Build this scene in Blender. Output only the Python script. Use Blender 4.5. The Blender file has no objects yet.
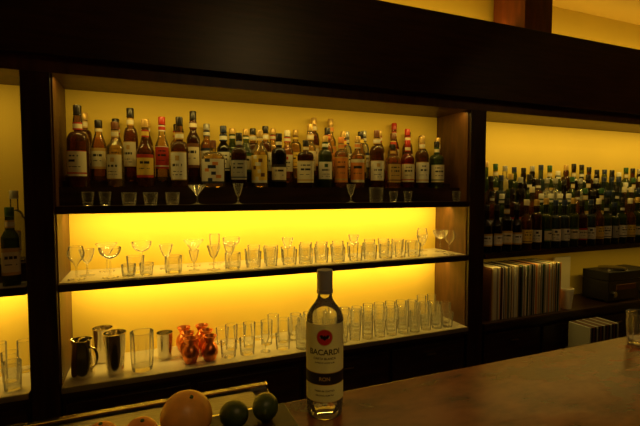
import bpy, math, random
from mathutils import Vector
R=random.Random(7)
E=1.45   # eye height
C=bpy.context.scene.collection
bpy.context.scene.view_settings.view_transform='Standard'

# ---------------------------------------------------------------- materials
def nt(name):
    m=bpy.data.materials.new(name); m.use_nodes=True
    t=m.node_tree; t.nodes.clear()
    o=t.nodes.new('ShaderNodeOutputMaterial')
    return m,t,o
def pbr(name,col,rough=.5,metal=0,noise=0,nscale=8,stretch=(1,1,1),bump=0,col2=None,spec=.5,coat=0):
    m,t,o=nt(name); b=t.nodes.new('ShaderNodeBsdfPrincipled')
    b.inputs['Base Color'].default_value=(*col,1); b.inputs['Roughness'].default_value=rough
    b.inputs['Metallic'].default_value=metal; b.inputs['Specular IOR Level'].default_value=spec
    b.inputs['Coat Weight'].default_value=coat
    if noise or bump:
        tc=t.nodes.new('ShaderNodeTexCoord'); mp=t.nodes.new('ShaderNodeMapping'); mp.inputs['Scale'].default_value=stretch
        n=t.nodes.new('ShaderNodeTexNoise'); n.inputs['Scale'].default_value=nscale; n.inputs['Detail'].default_value=6
        t.links.new(tc.outputs['Object'],mp.inputs[0]); t.links.new(mp.outputs[0],n.inputs['Vector'])
        if noise:
            r=t.nodes.new('ShaderNodeValToRGB'); c2=col2 or tuple(c*(1-noise) for c in col)
            r.color_ramp.elements[0].position=.35; r.color_ramp.elements[1].position=.65
            r.color_ramp.elements[0].color=(*c2,1); r.color_ramp.elements[1].color=(*col,1)
            t.links.new(n.outputs[0],r.inputs[0]); t.links.new(r.outputs[0],b.inputs['Base Color'])
        if bump:
            bp=t.nodes.new('ShaderNodeBump'); bp.inputs['Strength'].default_value=bump; bp.inputs['Distance'].default_value=.002
            t.links.new(n.outputs[0],bp.inputs['Height']); t.links.new(bp.outputs[0],b.inputs['Normal'])
    t.links.new(b.outputs[0],o.inputs[0]); return m
def glass(name,col,rough=.03,body=.0,ior=1.5,edge=.0):
    m,t,o=nt(name)
    tr=t.nodes.new('ShaderNodeBsdfTransparent'); tr.inputs[0].default_value=(*col,1)
    gl=t.nodes.new('ShaderNodeBsdfGlossy'); gl.inputs['Color'].default_value=(1,1,1,1); gl.inputs['Roughness'].default_value=rough
    fr=t.nodes.new('ShaderNodeFresnel'); fr.inputs[0].default_value=ior
    df=t.nodes.new('ShaderNodeBsdfTranslucent') if edge else t.nodes.new('ShaderNodeBsdfDiffuse')
    df.inputs[0].default_value=(*(col if not edge else (.9,.9,.82)),1)
    m1=t.nodes.new('ShaderNodeMixShader'); m2=t.nodes.new('ShaderNodeMixShader')
    if edge:  # whitish rim painted in, standing in for bright reflections along glass edges
        lw=t.nodes.new('ShaderNodeLayerWeight'); lw.inputs[0].default_value=.3
        mu=t.nodes.new('ShaderNodeMath'); mu.operation='MULTIPLY_ADD'; mu.inputs[1].default_value=edge; mu.inputs[2].default_value=body
        t.links.new(lw.outputs['Facing'],mu.inputs[0]); t.links.new(mu.outputs[0],m1.inputs[0])
        ad=t.nodes.new('ShaderNodeMixShader'); ad.inputs[0].default_value=.5
        d2=t.nodes.new('ShaderNodeBsdfDiffuse'); d2.inputs[0].default_value=(.95,.95,.9,1)
        t.links.new(df.outputs[0],ad.inputs[1]); t.links.new(d2.outputs[0],ad.inputs[2]); df=ad
    else: m1.inputs[0].default_value=body
    t.links.new(tr.outputs[0],m1.inputs[1]); t.links.new(df.outputs[0],m1.inputs[2])
    t.links.new(fr.outputs[0],m2.inputs[0]); t.links.new(m1.outputs[0],m2.inputs[1]); t.links.new(gl.outputs[0],m2.inputs[2])
    t.links.new(m2.outputs[0],o.inputs[0]); return m

M={}
M['wall']=pbr('yellow_plaster',(.82,.62,.10),.75,noise=.05,nscale=3)
M['ceil']=pbr('ceiling_plaster',(.75,.52,.10),.8,noise=.05,nscale=2)
M['dark']=pbr('dark_walnut',(.034,.012,.004),.36,noise=.7,nscale=5,stretch=(.8,6,11),bump=.15)
M['darkv']=pbr('dark_walnut_vertical',(.034,.012,.004),.36,noise=.7,nscale=5,stretch=(11,6,.8),bump=.15)
M['side']=pbr('walnut_side',(.11,.045,.013),.45,noise=.4,nscale=5,stretch=(6,6,1),bump=.1)
M['pillar']=pbr('mahogany',(.22,.048,.016),.45,noise=.4,nscale=5,stretch=(6,6,1))
M['floor']=pbr('floor_boards',(.06,.03,.015),.5,noise=.5,nscale=4,stretch=(1,8,1))
M['shelf']=pbr('pale_laminate',(.60,.56,.42),.25,noise=.08,nscale=6)
M['edge']=pbr('shelf_edge_metal',(.45,.40,.30),.35,metal=.7)
M['counter']=pbr('counter_wood',(.19,.058,.018),.26,noise=.6,nscale=9,stretch=(1,2,1),bump=.7,col2=(.075,.022,.008))
M['steel']=pbr('brushed_steel',(.5,.48,.42),.25,metal=1,noise=.2,nscale=10,stretch=(1,20,1))
M['steeld']=pbr('dark_steel',(.22,.21,.19),.3,metal=1,noise=.3,nscale=10,stretch=(1,20,1))
M['chrome']=pbr('chrome',(.75,.72,.65),.12,metal=1)
M['copper']=pbr('copper',(.80,.26,.08),.28,metal=1)
M['black']=pbr('black_plastic',(.012,.012,.012),.35)
M['led']=pbr('aluminium_channel',(.5,.5,.48),.4,metal=1)
M['clear']=glass('clear_glass',(.97,.97,.95),.05,.04,1.25,.50)
M['crystal']=glass('cut_crystal',(.93,.93,.90),.06,.08,1.35,.55)

# ---------------------------------------------------------------- mesh builder
class MB:
    def __init__(s): s.v=[];s.f=[];s.m=[]
    def lathe(s,prof,segs=28,n=2,flute=None,sy=1.0,off=(0,0,0),close=True):
        rings=[]
        for p in prof:
            r,z,m=p[0],p[1],p[2]; nn=p[3] if len(p)>3 else n
            if r<=1e-6: rings.append([len(s.v)]); s.v.append((off[0],off[1],off[2]+z)); continue
            ring=[]
            for i in range(segs):
                a=2*math.pi*i/segs; c,q=math.cos(a),math.sin(a)
                k=1.0 if nn==2 else (abs(c)**nn+abs(q)**nn)**(-1/nn)
                if flute and flute[2]<=z<=flute[3]: k*=1+flute[1]*math.cos(flute[0]*a)
                ring.append(len(s.v)); s.v.append((off[0]+r*k*c,off[1]+r*k*q*sy,off[2]+z))
            rings.append(ring)
        for i in range(len(rings)-1):
            A,B=rings[i],rings[i+1]; m=prof[i][2]
            if len(A)==1 and len(B)==1: continue
            for j in range(segs):
                k=(j+1)%segs
                if len(A)==1: s.f.append((A[0],B[k],B[j]))
                elif len(B)==1: s.f.append((A[j],A[k],B[0]))
                else: s.f.append((A[j],A[k],B[k],B[j]))
                s.m.append(m)
    def box(s,x0,x1,y0,y1,z0,z1,m=0):
        b=len(s.v)
        s.v+=[(x0,y0,z0),(x1,y0,z0),(x1,y1,z0),(x0,y1,z0),(x0,y0,z1),(x1,y0,z1),(x1,y1,z1),(x0,y1,z1)]
        for f in [(0,3,2,1),(4,5,6,7),(0,1,5,4),(1,2,6,5),(2,3,7,6),(3,0,4,7)]:
            s.f.append(tuple(b+i for i in f)); s.m.append(m)
    def patch(s,r,z0,z1,half,cells,cols=24,n=2,sy=1.0,a0=-math.pi/2):
        rows=cells['rows']
        fs=[0]
        for h,_ in rows: fs.append(fs[-1]+h)
        T=fs[-1]
        for i,(h,fn) in enumerate(rows):
            za=z1-(z1-z0)*fs[i+1]/T; zb=z1-(z1-z0)*fs[i]/T
            b=len(s.v)
            for z in (za,zb):
                for j in range(cols+1):
                    a=a0-half+2*half*j/cols; c,q=math.cos(a),math.sin(a)
                    k=1.0 if n==2 else (abs(c)**n+abs(q)**n)**(-1/n)
                    s.v.append((r*k*c,r*k*q*sy,z))
            for j in range(cols):
                s.f.append((b+j,b+j+1,b+cols+1+j+1,b+cols+1+j)); s.m.append(fn(j,cols) if callable(fn) else fn)
    def mesh(s,name,mats,sharp=35):
        me=bpy.data.meshes.new(name); me.from_pydata(s.v,[],s.f)
        for m in mats: me.materials.append(m)
        for p,m in zip(me.polygons,s.m): p.material_index=m; p.use_smooth=True
        me.update()
        try: me.set_sharp_from_angle(angle=math.radians(sharp))
        except Exception: pass
        return me
def obj(name,me,loc=(0,0,0),rot=0,parent=None,scale=1):
    o=bpy.data.objects.new(name,me); C.objects.link(o); o.location=loc; o.rotation_euler=(0,0,rot)
    if scale!=1: o.scale=(scale,)*3
    if parent: o.parent=parent
    return o
def empty(name,loc=(0,0,0)):
    o=bpy.data.objects.new(name,None); C.objects.link(o); o.location=loc; o.empty_display_size=.1; return o
def box(name,x0,x1,y0,y1,z0,z1,mat,parent=None,bev=0):
    b=MB(); cx,cy,cz=(x0+x1)/2,(y0+y1)/2,(z0+z1)/2
    b.box(x0-cx,x1-cx,y0-cy,y1-cy,z0-cz,z1-cz)
    me=b.mesh(name,[mat]); 
    for p in me.polygons: p.use_smooth=False
    o=obj(name,me,(cx,cy,cz),0,parent)
    if bev:
        md=o.modifiers.new('b','BEVEL'); md.width=bev; md.segments=2
    return o

# ---------------------------------------------------------------- room
FB=1.90; BK=2.20   # shelf front / back wall planes
box('floor',-2.6,5.0,-2.5,2.35,-.05,0,M['floor'])
box('ceiling',-2.6,5.0,-2.5,2.35,E+1.27,E+1.32,M['ceil'])
box('wall_back',-2.6,5.0,BK,2.35,0,E+1.27,M['wall'])
box('wall_left',-2.7,-2.6,-2.5,2.35,0,E+1.27,M['wall'])
box('wall_right',5.0,5.1,-2.5,2.35,0,E+1.27,M['wall'])
box('wall_front',-2.6,5.0,-2.6,-2.5,0,E+1.27,M['side'])

# ---------------------------------------------------------------- back bar carcass
X0,X1,X2,X3,X4,X5=-2.3,-.430,-.334,1.672,1.78,4.6
LO=.775   # low shelf surface below eye
sof=empty('soffit_beam'); base=empty('base_cabinet')
box('fascia',X0-.1,X5+.1,FB-.03,BK-.001,E+.503,E+.925,M['dark'],sof,.004)
box('lip',X0-.1,X5+.1,FB-.036,FB-.03,E+.503,E+.525,M['dark'],sof)
box('underside',X0,X5,FB+.012,BK-.001,E+.445,E+.503,M['side'],sof)
for nm,a,b in (('a',X1,X2),('b',X3,X4),('c',X0-.1,X0),('d',X5,X5+.1)):
    p=empty('partition_panel'); box('board',a,b,FB,BK-.001,0,E+.444,M['darkv'],p,.002)
    for x,s in ((a,-1),(b,1)):
        if (nm=='c' and s<0) or (nm=='d' and s>0): continue
        box('veneer_%d'%(s+1),min(x,x+s*.005),max(x,x+s*.005),FB+.02,BK-.002,E-LO+.001,E+.444,M['side'],p)
bays=[(X0,X1),(X2,X3),(X4,X5)]
for i,(a,b) in enumerate(bays):
    a+=.006; b-=.006
    s=empty('bar_shelf'); box('board',a,b,FB-.005,BK-.001,E-.397,E-.368,M['dark'],s)
    box('surface',a,b,FB+.012,BK-.002,E-.368,E-.365,M['shelf'] if i!=2 else M['dark'],s)
    s=empty('bar_shelf'); box('board',a,b,FB-.010,BK-.001,E-LO-.04,E-LO-.005,M['dark'],s)
    box('surface',a,b,FB-.006,BK-.002,E-LO-.005,E-LO,M['shelf'] if i!=2 else M['dark'],s)
    if i!=2: box('trim',a,b,FB-.014,FB-.010,E-LO-.022,E-LO,M['edge'],s)
    box('carcass_%d'%i,a,b,FB+.02,BK-.001,.06,E-LO-.041,M['dark'],base)
    n=max(2,round((b-a)/.5)); w=(b-a)/n
    for k in range(n):
        box('door_%d_%d'%(i,k),a+k*w+.012,a+(k+1)*w-.012,FB+.002,FB+.02,.1,E-LO-.07,M['dark'],base,.005)
        box('pull_%d_%d'%(i,k),a+(k+.5)*w-.03,a+(k+.5)*w+.03,FB-.012,FB+.002,E-.90,E-.89,M['steel'],base)
ts=empty('bar_shelf')
a,b=X2+.006,X3-.006
box('board',a,b,FB,BK-.001,E-.094,E-.064,M['dark'],ts)
box('riser',a,b,1.979,BK-.001,E-.064,E+.012,M['dark'],ts)
box('step_1',a,b,2.066,BK-.001,E+.012,E+.037,M['dark'],ts)
box('step_2',a,b,2.133,BK-.001,E+.037,E+.062,M['dark'],ts)
td=empty('tiered_display')
for k in range(1,4):
    box('tier_%d'%k,X4+.006,X5-.006,1.90+.070*k,BK-.002,E-.365+.078*(k-1),E-.365+.078*k,M['dark'],td)
sr=empty('bar_shelf'); box('tier',X0+.006,X1-.006,2.0,BK-.002,E-.3648,E-.29,M['dark'],sr)
box('column',2.07,2.29,1.92,2.17,E+.9255,E+1.269,M['pillar'],bev=.003)

# ---------------------------------------------------------------- bottles
LIQ={'amber':(.68,.36,.07),'damber':(.36,.14,.025),'green':(.15,.22,.05),'black':(.04,.025,.015),'clear':(.90,.90,.80),
     'gold':(.82,.60,.16),'red':(.42,.06,.02),'blue':(.15,.22,.30),'brown':(.17,.06,.015)}
LM={k:glass('liquid_'+k,v,.05,.14,1.45) for k,v in LIQ.items()}
EM={k:glass('empty_'+k,tuple(min(.95,x**.4) for x in v) if k not in('green','black','brown','blue') else tuple(x**.65 for x in v),.05,.06,1.45) for k,v in LIQ.items()}
PC={'cream':(.80,.74,.52),'white':(.85,.84,.72),'black':(.015,.013,.012),'yellow':(.85,.62,.10),'orange':(.75,.28,.05),'red':(.50,.035,.015),
    'brown':(.16,.06,.02),'gold':(.62,.42,.12),'navy':(.02,.035,.10),'green':(.03,.10,.03),'grey':(.42,.42,.38)}
PM={k:pbr('paper_'+k,v,.55) for k,v in PC.items()}
CM={k:pbr('cap_'+k,v,.3,metal=.3 if k in('gold','grey') else 0) for k,v in PC.items()}

def rows_for(style,r):
    def ink(den):
        st=[r.random()<den for _ in range(64)]
        return lambda j,c: 4 if (5<j<c-6 and st[j]) else 3
    def pic(lo,hi,mat=5): return lambda j,c: mat if lo*c<=j<hi*c else 3
    S={
     'std':[(1,5),(5,3),(2,ink(.6)),(4,3),(3,ink(.8)),(6,3),(1,ink(.6)),(7,3),(2,5),(3,3)],
     'crest':[(1,5),(4,3),(6,pic(.40,.60)),(4,3),(3,ink(.75)),(6,3),(1,ink(.6)),(3,3),(1,ink(.5)),(5,3),(1,5)],
     'band':[(4,5),(4,3),(3,ink(.8)),(5,3),(1,ink(.5)),(7,3),(3,5)],
     'pattern':[(3,pic(.2,.4)),(3,pic(.5,.7,4)),(3,pic(.3,.6)),(3,pic(.2,.35,4)),(3,pic(.45,.6)),(3,pic(.6,.8,4)),(3,pic(.3,.5)),(2,5)],
    }
    return S[style]
_c=[0]
def bottle(h=.30,rad=.037,shape='R',hb=.60,hs=.74,rn=.0145,cap='black',capf=.12,liq='amber',fill=.7,label='cream',ink='black',acc='gold',
           style='std',lz=(.14,.48),half=1.15,neck=True,n=2,sy=1,bulge=0,segs=28,seed=0,capw=1.12):
    r=random.Random(seed); b=MB(); fz=fill*h
    P=[(0,.007,0),(rad*.70,.005,0),(rad*.86,0,0),(rad*.95,.001,0),(rad,.006,0)]
    def mt(z): return 0 if z<fz else 1
    P.append((rad,hb*h*.5,0)); 
    for k in range(0,9):
        u=k/8
        w=math.sqrt(max(0,1-u*u)) if shape=='R' else (.5+.5*math.cos(math.pi*u) if shape=='S' else 1-u**1.3)
        z=(hb+(hs-hb)*u)*h; nn=n if n==2 else n+(2-n)*u
        P.append((rn+(rad-rn)*w,z,mt(z),nn))
    cz=h*(1-capf)
    for k in range(1,4):
        u=k/4; z=hs*h+(cz-hs*h)*u; P.append((rn*(1+bulge*math.sin(math.pi*u)),z,mt(z),2))
    P.append((rn,cz,2,2))
    P=[(p[0],p[1],p[2],(p[3] if len(p)>3 else n)) for p in P]
    rc=rn*capw
    P+=[(rc,cz+.0005,2,2),(rc,cz+.003,2,2),(rc*.94,cz+.004,2,2),(rc*.97,h-.003,2,2),(rc*.85,h,2,2),(0,h,2,2)]
    b.lathe(P,segs,sy=sy)
    if label:
        b.patch(rad+.0009,lz[0]*h,lz[1]*h,half,{'rows':rows_for(style,r)},24,n=n,sy=sy)
    if neck:
        zz=hs*h+.006; b.patch(rn*(1+bulge*.9)+.0012,zz,min(zz+.03,cz-.004),1.5,{'rows':[(1,5),(3,3),(1,5)]},14)
    _c[0]+=1
    return b.mesh('bottle_mesh_%d'%_c[0],[LM[liq],EM[liq],CM[cap],PM[label or 'cream'],PM[ink],PM[acc]])

front=[
 (-.261,dict(h=.335,rad=.042,liq='damber',cap='black',label='cream',acc='red',lz=(.13,.44),shape='R',bulge=.25,hb=.56,hs=.68)),
 (-.123,dict(h=.275,rad=.034,liq='gold',cap='brown',label='cream',acc='gold',style='crest',lz=(.12,.50),shape='S')),
 (-.004,dict(h=.292,rad=.037,liq='damber',cap='gold',label='yellow',acc='red',style='band',lz=(.14,.48),shape='S',hb=.5,hs=.72)),
 (.138,dict(h=.312,rad=.038,liq='damber',cap='black',label='white',acc='gold',style='crest',lz=(.1,.5),hb=.52,hs=.66,bulge=.3)),
 (.284,dict(h=.215,rad=.054,liq='gold',cap='brown',capf=.17,label='white',acc='navy',ink='orange',style='pattern',lz=(.08,.6),hb=.56,hs=.76,neck=False,sy=.7)),
 (.405,dict(h=.255,rad=.036,liq='brown',cap='black',label='grey',acc='navy',lz=(.14,.5),n=5)),
 (.505,dict(h=.272,rad=.040,liq='gold',cap='gold',label='yellow',ink='brown',acc='white',style='pattern',lz=(.08,.56),shape='S',hb=.58,hs=.8)),
 (.600,dict(h=.262,rad=.037,liq='black',cap='black',label='cream',acc='black',lz=(.1,.42),style='band')),
 (.740,dict(h=.235,rad=.040,liq='brown',cap='black',label='cream',acc='gold',lz=(.1,.56),n=6,hb=.66,hs=.76)),
 (.845,dict(h=.262,rad=.036,liq='green',cap='gold',label='white',acc='green',lz=(.15,.5),style='crest')),
 (.935,dict(h=.26,rad=.036,liq='amber',cap='orange',label='orange',acc='gold',lz=(.1,.6),style='std',ink='brown')),
 (1.03,dict(h=.268,rad=.038,liq='amber',cap='gold',label='orange',acc='cream',lz=(.1,.55),style='band',shape='S')),
 (1.145,dict(h=.305,rad=.038,liq='damber',cap='brown',label='white',acc='gold',lz=(.12,.47),style='crest',bulge=.3)),
 (1.245,dict(h=.235,rad=.036,liq='amber',cap='black',label='gold',acc='brown',lz=(.12,.55),n=5)),
 (1.340,dict(h=.262,rad=.037,liq='red',cap='red',label='cream',acc='red',lz=(.12,.5),shape='S')),
 (1.435,dict(h=.285,rad=.038,liq='damber',cap='gold',label='white',acc='gold',lz=(.1,.5),style='std')),
 (1.535,dict(h=.262,rad=.042,liq='green',cap='black',label='cream',acc='green',lz=(.12,.5),hb=.6,hs=.72)),
]
for i,(x,k) in enumerate(front):
    me=bottle(seed=i,**k); obj('liquor_bottle',me,(x,2.022,E+.0125),R.uniform(-.35,.05)-.1)
mid=[(-.192,'amber','black','cream','gold',.265),(-.064,'damber','black','cream','gold',.325),(.067,'gold','red','red','white',.295),(.205,'brown','black','cream','brown',.33),
 (.345,'black','navy','white','navy',.27),(.455,'green','gold','cream','green',.26),(.553,'damber','black','white','gold',.28),(.668,'amber','cream','cream','red',.265),
 (.793,'gold','gold','cream','gold',.305),(.890,'amber','black','orange','red',.29),(.983,'gold','gold','yellow','red',.275),(1.088,'amber','black','yellow','brown',.28),
 (1.195,'damber','gold','cream','red',.285),(1.293,'amber','brown','red','gold',.28),(1.388,'damber','red','cream','red',.31),(1.485,'brown','black','cream','gold',.275),(1.60,'damber','gold','cream','gold',.27)]
back=[
 (-.255,'damber','gold','cream','gold',.28),(-.128,'amber','black','cream','red',.26),(.0,'damber','gold','white','gold',.265),(.136,'amber','black','yellow','red',.25),(.275,'amber','grey','white','navy',.26),(.400,'green','gold','cream','green',.245),(.505,'damber','black','white','gold',.25),
 (.610,'gold','gold','cream','red',.255),(.735,'gold','gold','yellow','brown',.255),(.838,'damber','gold','cream','gold',.325),(.937,'gold','gold','orange','gold',.325),
 (1.035,'clear','grey','white','navy',.26),(1.142,'clear','grey','white','navy',.27),(1.243,'damber','gold','cream','red',.28),(1.341,'red','red','cream','red',.325),(1.437,'amber','black','cream','gold',.28),(1.54,'green','gold','cream','gold',.265)]
for row,y,z in ((mid,2.099,E+.0375),(back,2.166,E+.0625)):
  for i,(x,l,c,p,a,h) in enumerate(row):
    me=bottle(h=h,rad=R.uniform(.030,.0315),liq=l,cap=c,label=p,acc=a,style=R.choice(['std','crest','band']),shape=R.choice('RSL'),hb=R.uniform(.5,.62),hs=R.uniform(.7,.78),
              lz=(.2,.54),seed=50+i,n=2,bulge=R.choice([0,.2]))
    obj('liquor_bottle',me,(x,y,z),R.uniform(-.5,.1))

kinds=[]
spec=[('green','green','cream','gold'),('black','black','white','gold'),('brown','black','cream','red'),('green','gold','cream','green'),('blue','navy','white','navy'),
      ('clear','grey','white','red'),('black','grey','cream','navy'),('green','black','white','black'),('damber','cream','yellow','brown'),('brown','gold','white','black'),('green','navy','grey','navy'),('damber','black','white','brown'),
      ('green','white','white','green'),('black','black','cream','gold')]
for i,(l,c,p,a) in enumerate(spec):
    nn=R.choice([2,2,5])
    kinds.append(bottle(h=R.uniform(.26,.32),rad=R.uniform(.032,.035) if nn==2 else .0295,liq=l,cap=c,label=p,acc=a,style=R.choice(['std','crest','band']),shape=R.choice('RSL'),
       hb=R.uniform(.5,.62),hs=R.uniform(.68,.76),lz=(.14,R.uniform(.38,.5)),seed=90+i,n=nn,segs=20,bulge=R.choice([0,.25]),neck=R.random()<.5))
col=empty('bottle_collection')
j=0
for k in range(4):
    y=1.9365+.070*k; z=E-.3645+.078*k; x=X4+.05+ (k%2)*.02
    while x<X5-.05:
        obj('bottle_%d'%j,R.choice(kinds),(x,y,z),R.uniform(-.8,.2),col,1.0); j+=1
        x+=R.uniform(.076,.084)
for y,z,xs in ((1.95,E-.3645,-.49),(2.06,E-.2895,-.50)):
    x=xs
    while x>X0+.06:
        obj('liquor_bottle',R.choice(kinds),(x,y,z),R.uniform(-.5,.4)); x-=.09

# ---------------------------------------------------------------- glassware
def tumbler(name,rt,rb,h,base=.10,flute=None,mat='clear',segs=28,n=2):
    b=MB(); P=[(0,.001,0),(rb*.85,0,0),(rb,.002,0)]
    for k in range(1,7):
        u=k/6; P.append((rb+(rt-rb)*u,.002+(h-.002)*u,0))
    P+=[(rt-.0007,h+.0006,0),(rt-.0018,h,0),(rt-.0020,h-.004,0)]
    b.lathe(P,segs,flute=flute,n=n)
    b.lathe([(rb*.97,h*base+.002,0),(rb*.8,h*base,0),(0,h*base*.9,0)],segs)
    return b.mesh(name,[M[mat]])
def stem(name,kind,h,rt,rf=.032,mat='clear',flute=None):
    b=MB(); sb=h*{'coupe':.62,'martini':.52,'wine':.42,'cordial':.40,'flute':.3,'sour':.48}[kind]
    P=[(0,0.0005,0),(rf,0,0),(rf,.0015,0),(rf*.5,.003,0),(.006,.006,0),(.0035,.014,0),(.003,sb*.5,0),(.0048,sb*.55,0),(.003,sb*.6,0),(.0035,sb*.9,0),(.006,sb,0)]
    bh=h-sb
    for k in range(1,9):
        u=k/8
        if kind=='martini': r=.006+(rt-.006)*u
        elif kind=='coupe': r=rt*math.sqrt(1-(1-u)**2)
        elif kind=='wine': r=rt*(math.sin(min(1,u*1.5)*math.pi/2)*(1-.22*max(0,u-.55)/.45))
        elif kind=='flute': r=rt*math.sin(min(1,u*1.3)*math.pi/2)**.7
        elif kind=='sour': r=.008+(rt-.008)*u**.6
        else: r=rt*(.3+.7*u**.7)
        P.append((max(r,.006),sb+bh*u,0))
    rr=P[-1][0]; P+=[(rr-.0008,h+.0006,0),(rr-.0018,h-.002,0)]
    b.lathe(P,28,flute=flute); return b.mesh(name,[M[mat]])
G={
 'rocks':('rocks_glass',tumbler('rocks',.038,.033,.075,.14)),
 'rockscut':('rocks_glass',tumbler('rockscut',.037,.034,.075,.16,flute=(12,.04,.006,.055),mat='crystal',segs=72)),
 'old':('tumbler_glass',tumbler('old',.033,.027,.082,.12)),
 'high':('highball_glass',tumbler('high',.031,.027,.120,.07)),
 'highcut':('highball_glass',tumbler('highcut',.031,.028,.112,.08,flute=(10,.04,.004,.08),mat='crystal',segs=60)),
 'collins':('highball_glass',tumbler('collins',.028,.027,.135,.06)),
 'shot':('shot_glass',tumbler('shot',.024,.018,.055,.22)),
 'shotcut':('shot_glass',tumbler('shotcut',.030,.024,.052,.2,flute=(8,.05,.003,.035),mat='crystal',segs=48)),
 'coupe':('coupe_glass',stem('coupe','coupe',.125,.044)),
 'martini':('martini_glass',stem('martini','martini',.125,.046)),
 'martini_s':('martini_glass',stem('martinis','martini',.085,.040,.026,mat='crystal')),
 'wine':('wine_glass',stem('wine','wine',.135,.034)),
 'cordial':('cordial_glass',stem('cordial','cordial',.092,.024,.024,mat='crystal')),
 'sour':('sour_glass',stem('sour','sour',.112,.031,.03,mat='crystal',flute=(10,.04,.07,.11))),
 'flute':('flute_glass',stem('flute','flute',.150,.025,.028)),
}
def g(k,x,y,z): n,me=G[k]; obj(n,me,(x,y,z),R.uniform(0,6))
zt=E-.0635
for k,x in (('shot',-.222),('shot',-.160),('shotcut',-.071),('shotcut',.012),('shotcut',.100),('martini_s',.202),('cordial',.382),('cordial',.952),('rocks',1.096),('shot',1.20),('shot',1.29),('shot',1.61)):
    g(k,x,1.938,zt)
zm=E-.3645
for k,x,y in (('wine',-.275,1.97),('sour',-.245,2.05),('coupe',-.15,1.965),('martini',-.175,2.12),('shotcut',-.08,1.955),('shotcut',-.01,1.96),('rocks',-.055,2.03),('coupe',-.03,2.13),
              ('sour',.075,2.09),('rockscut',.10,1.975),('martini',.20,2.11),('cordial',.19,2.0),('flute',.30,2.12),('sour',.275,1.98),('sour',.36,2.05),('coupe',.385,2.14),('wine',1.58,1.955),('wine',1.52,2.13),('sour',1.42,1.99),('coupe',1.60,2.06)):
    g(k,x,y,zm)
x=.36
while x<1.36:
    g(R.choice(['rockscut','rocks','old','rocks','rockscut']),x,1.965+R.uniform(-.008,.008),zm); x+=R.uniform(.082,.10)
x=.47
while x<1.45:
    g(R.choice(['rockscut','old','old','rocks','rocks']),x,2.055+R.uniform(-.004,.004),zm); x+=R.uniform(.085,.10)
x=.50
while x<1.45:
    g(R.choice(['sour','old','old','rocks']),x,2.145,zm); x+=R.uniform(.09,.11)
zl=E-LO+.0005
x=.335
while x<.66:
    g(R.choice(['old','rocks','cordial','rockscut']),x,1.965,zl); g(R.choice(['high','old','sour']),x+.03,2.055,zl); g(R.choice(['high','old']),x+.0,2.14,zl); x+=.088
while x<1.62:
    for q,y in enumerate((1.94,2.005,2.07,2.135)):
        xx=x+(.035 if q%2 else 0)
        if xx<1.625: g(R.choice(['high','high','collins','highcut','highcut']) if q else R.choice(['highcut','old','high','old']) ,xx,y,zl)
    x+=.073
for x in (-.5,-.59,-.68,-.77,-.86):
    g('highcut',x,1.95,zl); g('high',x-.03,2.04,zl); g('collins',x,2.13,zl)

def tin(name,h,rt,rb,mat='chrome'):
    b=MB(); b.lathe([(0,.002,0),(rb*.9,0,0),(rb,.003,0),(rb+.001,.02,0),(rt,h-.004,0),(rt+.0015,h-.002,0),(rt+.0015,h,0),(rt-.001,h,0),(rt-.002,h-.01,0),(rb-.002,.01,0),(0,.008,0)],40); return b.mesh(name,[M[mat]])
obj('shaker_tin',tin('shaker_tin',.175,.045,.034),(-.140,1.965,zl))
obj('shaker_tin',tin('shaker_tin_b',.155,.042,.031),(-.20,2.12,zl))
obj('shaker_tin',tin('shaker_tin_c',.12,.036,.030),(.060,2.06,zl))
b=MB(); b.lathe([(0,.002,0),(.040,0,0),(.043,.004,0),(.044,.05,0),(.040,.10,0),(.036,.135,0),(.038,.155,0),(.0385,.158,0),(.0365,.158,0),(.034,.135,0),(.042,.05,0),(.038,.01,0),(0,.008,0)],40)
for i,v in enumerate(b.v):
    if v[2]>.13 and v[0]>.02: b.v[i]=(v[0]+.016*(v[2]-.13)/.028*(v[0]/.038)**4,v[1],v[2])
prev=None; N=14
for k in range(N+1):
    a=-math.pi/2+math.pi*k/N; cx=-.040-.026*math.cos(a); cz=.085+.042*math.sin(a)
    ring=[]
    for q in range(8):
        w=2*math.pi*q/8; ring.append(len(b.v)); b.v.append((cx+.004*math.cos(w)*-math.cos(a),.006*math.sin(w),cz+.004*math.cos(w)*math.sin(a)))
    if prev:
        for q in range(8): b.f.append((prev[q],prev[(q+1)%8],ring[(q+1)%8],ring[q])); b.m.append(0)
    prev=ring
obj('metal_pitcher',b.mesh('metal_pitcher',[M['chrome']]),(-.262,1.975,zl),math.radians(150))
me=tumbler('mixing_glass',.048,.042,.165,.1,flute=(14,.045,.008,.115),mat='crystal',segs=84); obj('mixing_glass',me,(-.035,1.965,zl))
b=MB(); b.lathe([(0,0,0),(.024,0,0),(.027,.004,0),(.036,.03,0),(.038,.045,0),(.034,.062,0),(.024,.075,0),(.019,.082,0),(.020,.088,0),(.030,.108,0),(.0315,.112,0),(.029,.112,0),(.018,.088,0),(0,.086,0)],36)
cm=b.mesh('copper_jigger',[M['copper']])
for x,y in ((.165,1.96),(.250,1.96),(.16,2.045),(.245,2.045),(.15,2.13),(.235,2.13)): obj('copper_jigger',cm,(x,y,zl))

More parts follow.
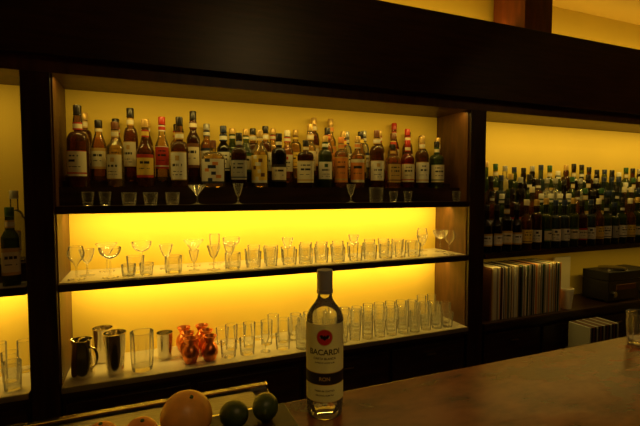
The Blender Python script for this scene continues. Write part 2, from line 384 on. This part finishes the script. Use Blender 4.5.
# ---------------------------------------------------------------- right bay lower shelf
b=MB(); x=0; pal=['cream','white','grey','brown','gold','cream','grey','orange','white','brown','cream','grey','green','gold','black']
while x<.585:
    w=R.uniform(.0035,.0075); b.box(x,x+w*.84,R.uniform(0,.010),.2,0,.315-R.uniform(0,.008),R.randrange(len(pal))); x+=w
me=b.mesh('record_collection',[PM[c] for c in pal])
for p in me.polygons:p.use_smooth=False
obj('record_collection',me,(1.86,1.925,zl))
b=MB(); b.lathe([(0,0,0),(.030,0,0),(.042,.12,0),(.044,.122,0),(.041,.121,0),(.029,.005,0)],28); b.lathe([(.043,.123,0),(.0435,.132,0),(.040,.132,0)],28)
obj('paper_cup',b.mesh('paper_cup',[PM['white']]),(2.53,1.955,zl)) 
box('menu_board',2.64,2.80,2.14,2.155,zl,zl+.30,PM['cream'])
am=empty('stereo_amplifier',(0,0,0))
box('case',2.90,3.36,1.93,2.12,zl+.012,zl+.15,M['black'],am,.004)
box('display',2.98,3.18,1.925,1.93,zl+.085,zl+.12,PM['brown'],am)
b=MB(); b.lathe([(0,0,0),(.02,0,0),(.02,.016,0),(.017,.02,0),(0,.02,0)],24); kn=b.mesh('knob',[M['steel']])
for x in (2.95,3.24,3.30): 
    o=obj('knob_%d'%int(x*100),kn,(x,1.93,zl+.06),0,am); o.rotation_euler=(math.pi/2,0,0)
for x in (2.92,3.32):
    for y in (1.95,2.08): box('foot_%d_%d'%(int(x*100),int(y*100)),x,x+.02,y,y+.02,zl,zl+.012,M['black'],am)
tt=empty('record_player')
box('plinth',2.90,3.36,1.93,2.12,zl+.151,zl+.21,M['black'],tt,.004)
b=MB(); b.lathe([(0,0,0),(.09,0,0),(.09,.012,0),(.08,.014,0),(0,.014,0)],40); obj('platter',b.mesh('platter',[M['steel']]),(3.08,2.025,zl+.21),0,tt)
# ---------------------------------------------------------------- bar counter
bc=empty('bar_counter')
CZ=E-.44
box('top',-2.2,4.2,.12,.83,CZ-.05,CZ,M['counter'],bc,.006)
box('front_panel',-2.2,4.2,.32,.36,0,CZ-.05,M['dark'],bc)
box('end_panel_a',-2.2,-2.15,.36,.80,0,CZ-.05,M['dark'],bc)
box('end_panel_b',4.15,4.2,.36,.80,0,CZ-.05,M['dark'],bc)
wk=empty('steel_workstation')
wz=E-.655
box('top',-1.6,.355,.87,1.36,wz-.025,wz,M['steeld'],wk,.003)
box('rail',-1.6,.355,1.335,1.36,wz,wz+.018,M['chrome'],wk,.004)
box('lid_a',-1.2,.30,1.215,1.32,wz,wz+.012,M['steeld'],wk,.003)
box('lid_b',-1.2,.30,.92,1.18,wz,wz+.012,M['steeld'],wk,.003)
box('lid_bar',-1.2,.30,1.185,1.207,wz,wz+.018,M['chrome'],wk,.004)
box('body',-1.58,.33,.89,1.34,.1,wz-.025,M['steeld'],wk)
for x in(-1.5,.2): box('leg_%d'%int(x*10+20),x,x+.04,1.0,1.04,0,.1,M['steel'],wk)
rk=empty('card_rack')
box('tray',2.41,2.69,1.70,1.86,E-1.0,E-.98,M['black'],rk)
for i in range(17): box('card_%d'%i,2.422+i*.0152,2.432+i*.0152,1.71,1.85,E-.98,E-.82,M['black'] if i%2 else PM['brown'] if i%4 else PM['grey'],rk)
box('stand',2.48,2.62,1.74,1.82,0,E-1.0,M['black'],rk)

# ---------------------------------------------------------------- foreground bottle
b=MB(); Rb=.0365
P=[(0,.008,0),(.026,.006,0),(.030,0,0),(.034,.001,0),(Rb-.0015,.005,0),(Rb-.0012,.02,0),(Rb,.03,0),(Rb,.1,0),(Rb,.19,0)]
for k in range(1,11):
    u=k/10; P.append((.0145+(Rb-.0145)*(.5+.5*math.cos(math.pi*u))**.85,.19+.042*u,0 if u<.35 else 1))
P+=[(.0140,.235,1),(.0135,.238,2)]
P+=[(.0160,.2385,2),(.0160,.246,3),(.0152,.2465,2),(.0156,.280,2),(.0150,.284,2),(0,.285,2)]
b.lathe(P,48)
b.patch(Rb+.0006,.036,.186,1.35,{'rows':[(2,4),(90,4),(1,5),(22,6),(1,5),(32,4),(1,5)]},40)
lf,t,o=nt('label_frost')
d=t.nodes.new('ShaderNodeBsdfPrincipled'); d.inputs['Base Color'].default_value=(.80,.84,.55,1); d.inputs['Roughness'].default_value=.4
tl=t.nodes.new('ShaderNodeBsdfTranslucent'); tl.inputs[0].default_value=(.85,.88,.6,1)
x1=t.nodes.new('ShaderNodeMixShader'); x1.inputs[0].default_value=.3
t.links.new(d.outputs[0],x1.inputs[1]); t.links.new(tl.outputs[0],x1.inputs[2]); t.links.new(x1.outputs[0],o.inputs[0])
red=pbr('emblem_red',(.75,.04,.02),.45)
mats=[glass('white_rum',(.96,.96,.85),.02,.14,1.4),glass('flint_glass',(.94,.94,.90),.02,.12,1.4),pbr('grey_cap',(.45,.46,.45),.35,metal=.4),pbr('cap_ring',(.6,.58,.5),.3,metal=.8),
      lf,PM['gold'],PM['black'],red,PM['black']]
def disc(r,zc,m,off,ring=0):
    n=28; base=len(b.v); RR=Rb+off
    for q in range(n):
        a=2*math.pi*q/n; x=r*math.cos(a)/RR; b.v.append((RR*math.sin(x),-RR*math.cos(x),zc+r*math.sin(a)))
    b.v.append((0,-RR,zc))
    for q in range(n): b.f.append((base+q,base+(q+1)%n,base+n)); b.m.append(m)
disc(.0158,.162,5,.0009); disc(.0146,.162,7,.0012)
base=len(b.v); RR=Rb+.0015
pts=[(-.009,.004),(-.005,.005),(-.002,.002),(0,.005),(.002,.002),(.005,.005),(.009,.004),(.007,-.002),(.004,-.002),(0,-.006),(-.004,-.002),(-.007,-.002)]
for x,z in pts: b.v.append((RR*math.sin(x/RR),-RR*math.cos(x/RR),.162+z))
b.v.append((0,-RR,.162))
for q in range(len(pts)): b.f.append((base+(q+1)%len(pts),base+q,base+len(pts))); b.m.append(8)
def text(s,size,z,m,off=.0013,xs=1):
    cu=bpy.data.curves.new('t','FONT'); cu.body=s; cu.size=size; cu.align_x='CENTER'; cu.align_y='CENTER'; cu.offset=size*.02
    o=bpy.data.objects.new('t',cu); C.objects.link(o); bpy.context.view_layer.update()
    me=bpy.data.meshes.new_from_object(o.evaluated_get(bpy.context.evaluated_depsgraph_get()))
    base=len(b.v); RR=Rb+off
    for v in me.vertices:
        x=v.co.x*xs/RR; b.v.append((RR*math.sin(x),-RR*math.cos(x),z+v.co.y))
    for p in me.polygons: b.f.append(tuple(base+i for i in p.vertices)); b.m.append(m)
    bpy.data.objects.remove(o); bpy.data.curves.remove(cu)
text('BACARDI',.0150,.133,8)
text('CARTA BLANCA',.0060,.121,8)
text('SUPERIOR WHITE RUM',.0038,.113,8)
text('RON',.010,.0815,5,.0014)
text('PREMIUM CRAFTED',.0045,.0585,8,.0014)
text('ORIGINAL RUM 70cl',.004,.050,8,.0014)
me=b.mesh('rum_bottle',mats); obj('rum_bottle',me,(.318,.762,CZ+.0005),math.radians(-23))
me=tumbler('cut',.040,.033,.09,.15,flute=(12,.05,.006,.07),mat='crystal',segs=84); obj('cut_tumbler',me,(1.300,.765,CZ+.0005))

# ---------------------------------------------------------------- fruit on a tray
tr=empty('fruit_tray')
box('base',-.16,.25,.60,.815,CZ+.0005,CZ+.007,M['dark'],tr,.002)
def fruit(name,r,col,loc,tip=.0,sz=.95,seed=0,col2=None,rot=(0,0,0)):
    b=MB(); P=[]
    for k in range(0,19):
        a=-math.pi/2+math.pi*k/18; rr=r*math.cos(a); z=r*sz*math.sin(a)
        if k in(0,18): rr=0; z=z*(1+tip) if tip else z*.93
        P.append((rr,z,0))
    b.lathe(P,36)
    b.lathe([(.0035,r*sz*.93,1),(.003,r*sz*.97+.002,1),(0,r*sz*.97+.002,1)],8)
    m=pbr('peel_'+name+str(seed),col,.4,noise=.12,nscale=60,bump=.35,col2=col2)
    o=obj(name,b.mesh(name,[m,PM['green']],60),loc); o.rotation_euler=rot; return o
tz=CZ+.0075
fruit('grapefruit',.0435,(.90,.42,.07),(.055,.752,tz+.042),rot=(.3,.2,0))
fruit('lime',.0245,(.05,.08,.012),(.138,.760,tz+.0245),tip=.15,sz=1.15,rot=(1.4,0,.6))
fruit('lime',.0245,(.055,.09,.014),(.198,.765,tz+.0245),tip=.15,sz=1.12,seed=1,rot=(1.5,0,-.3))
fruit('mandarin',.027,(.85,.32,.04),(-.018,.765,tz+.022),sz=.85,rot=(.2,.1,0))
fruit('mandarin',.027,(.85,.32,.04),(-.080,.775,tz+.022),sz=.85,seed=1)

# ---------------------------------------------------------------- lights
WARM=(1,.63,.11)
def area(name,x,y,z,sx,sy,p,rot=(0,0,0),col=WARM):
    L=bpy.data.lights.new(name,'AREA'); L.shape='RECTANGLE'; L.size=sx; L.size_y=sy; L.energy=p; L.color=col
    o=bpy.data.objects.new(name,L); C.objects.link(o); o.location=(x,y,z); o.rotation_euler=rot; return o
for i,(a,b_) in enumerate(bays):
    cx=(a+b_)/2; w=b_-a-.04
    f=w/1.97
    area('led_strip_soffit',cx,1.945,E+.438,w,.012,(3.2 if i<2 else 5.2)*f,(math.radians(18),0,0))
    if i==1: area('led_strip_top',cx,2.06,E-.0965,w,.012,7.4*f,(math.radians(30),0,0))
    if i!=2: area('led_strip_mid',cx,2.08,E-.400,w,.012,6.3*f,(math.radians(28),0,0))
    else: area('led_strip_mid',cx,1.925,E-.400,w,.012,1.5*f,(math.radians(-5),0,0))
area('cove_light',1.2,2.08,E+.955,6.5,.03,7.5,(math.pi,0,0))
def spot(name,loc,tgt,p,ang,col=(1,.62,.22),r=.04):
    L=bpy.data.lights.new(name,'SPOT'); L.energy=p; L.spot_size=math.radians(ang); L.spot_blend=.8; L.color=col; L.shadow_soft_size=r
    o=bpy.data.objects.new(name,L); C.objects.link(o); o.location=loc
    o.rotation_euler=(Vector(tgt)-Vector(loc)).to_track_quat('-Z','Y').to_euler()
b=MB(); b.lathe([(.03,-.002,0),(.045,-.004,0),(.05,0,0),(.05,.002,0)],32); dl=b.mesh('unseen_downlight',[M['led']])  # ring fixture added out of view to go with the spots
for loc,tgt,p,ang in (((.10,-.35,E+1.262),(.30,.74,CZ+.1),18,38),((1.1,.35,E+1.262),(1.1,.6,CZ),22,60),((.9,-.4,E+1.262),(.8,2.0,E-.1),14,75),((2.6,.2,E+1.262),(2.6,2.0,E-.2),14,75)):
    spot('unseen_spot',loc,tgt,p,ang); obj('unseen_downlight',dl,(loc[0],loc[1],E+1.267))  # unseen spots, put in to light the rum bottle, counter and shelf fronts
w=bpy.data.worlds.new('w'); bpy.context.scene.world=w; w.use_nodes=True
w.node_tree.nodes['Background'].inputs[0].default_value=(1,.6,.25,1); w.node_tree.nodes['Background'].inputs[1].default_value=.02

# ---------------------------------------------------------------- camera
cd=bpy.data.cameras.new('camera'); cd.lens=24; cd.sensor_width=36; cd.clip_start=.02
co=bpy.data.objects.new('camera',cd); C.objects.link(co); co.location=(0,0,E); co.rotation_euler=(math.radians(90-3.1),0,math.radians(-22))
bpy.context.scene.camera=co
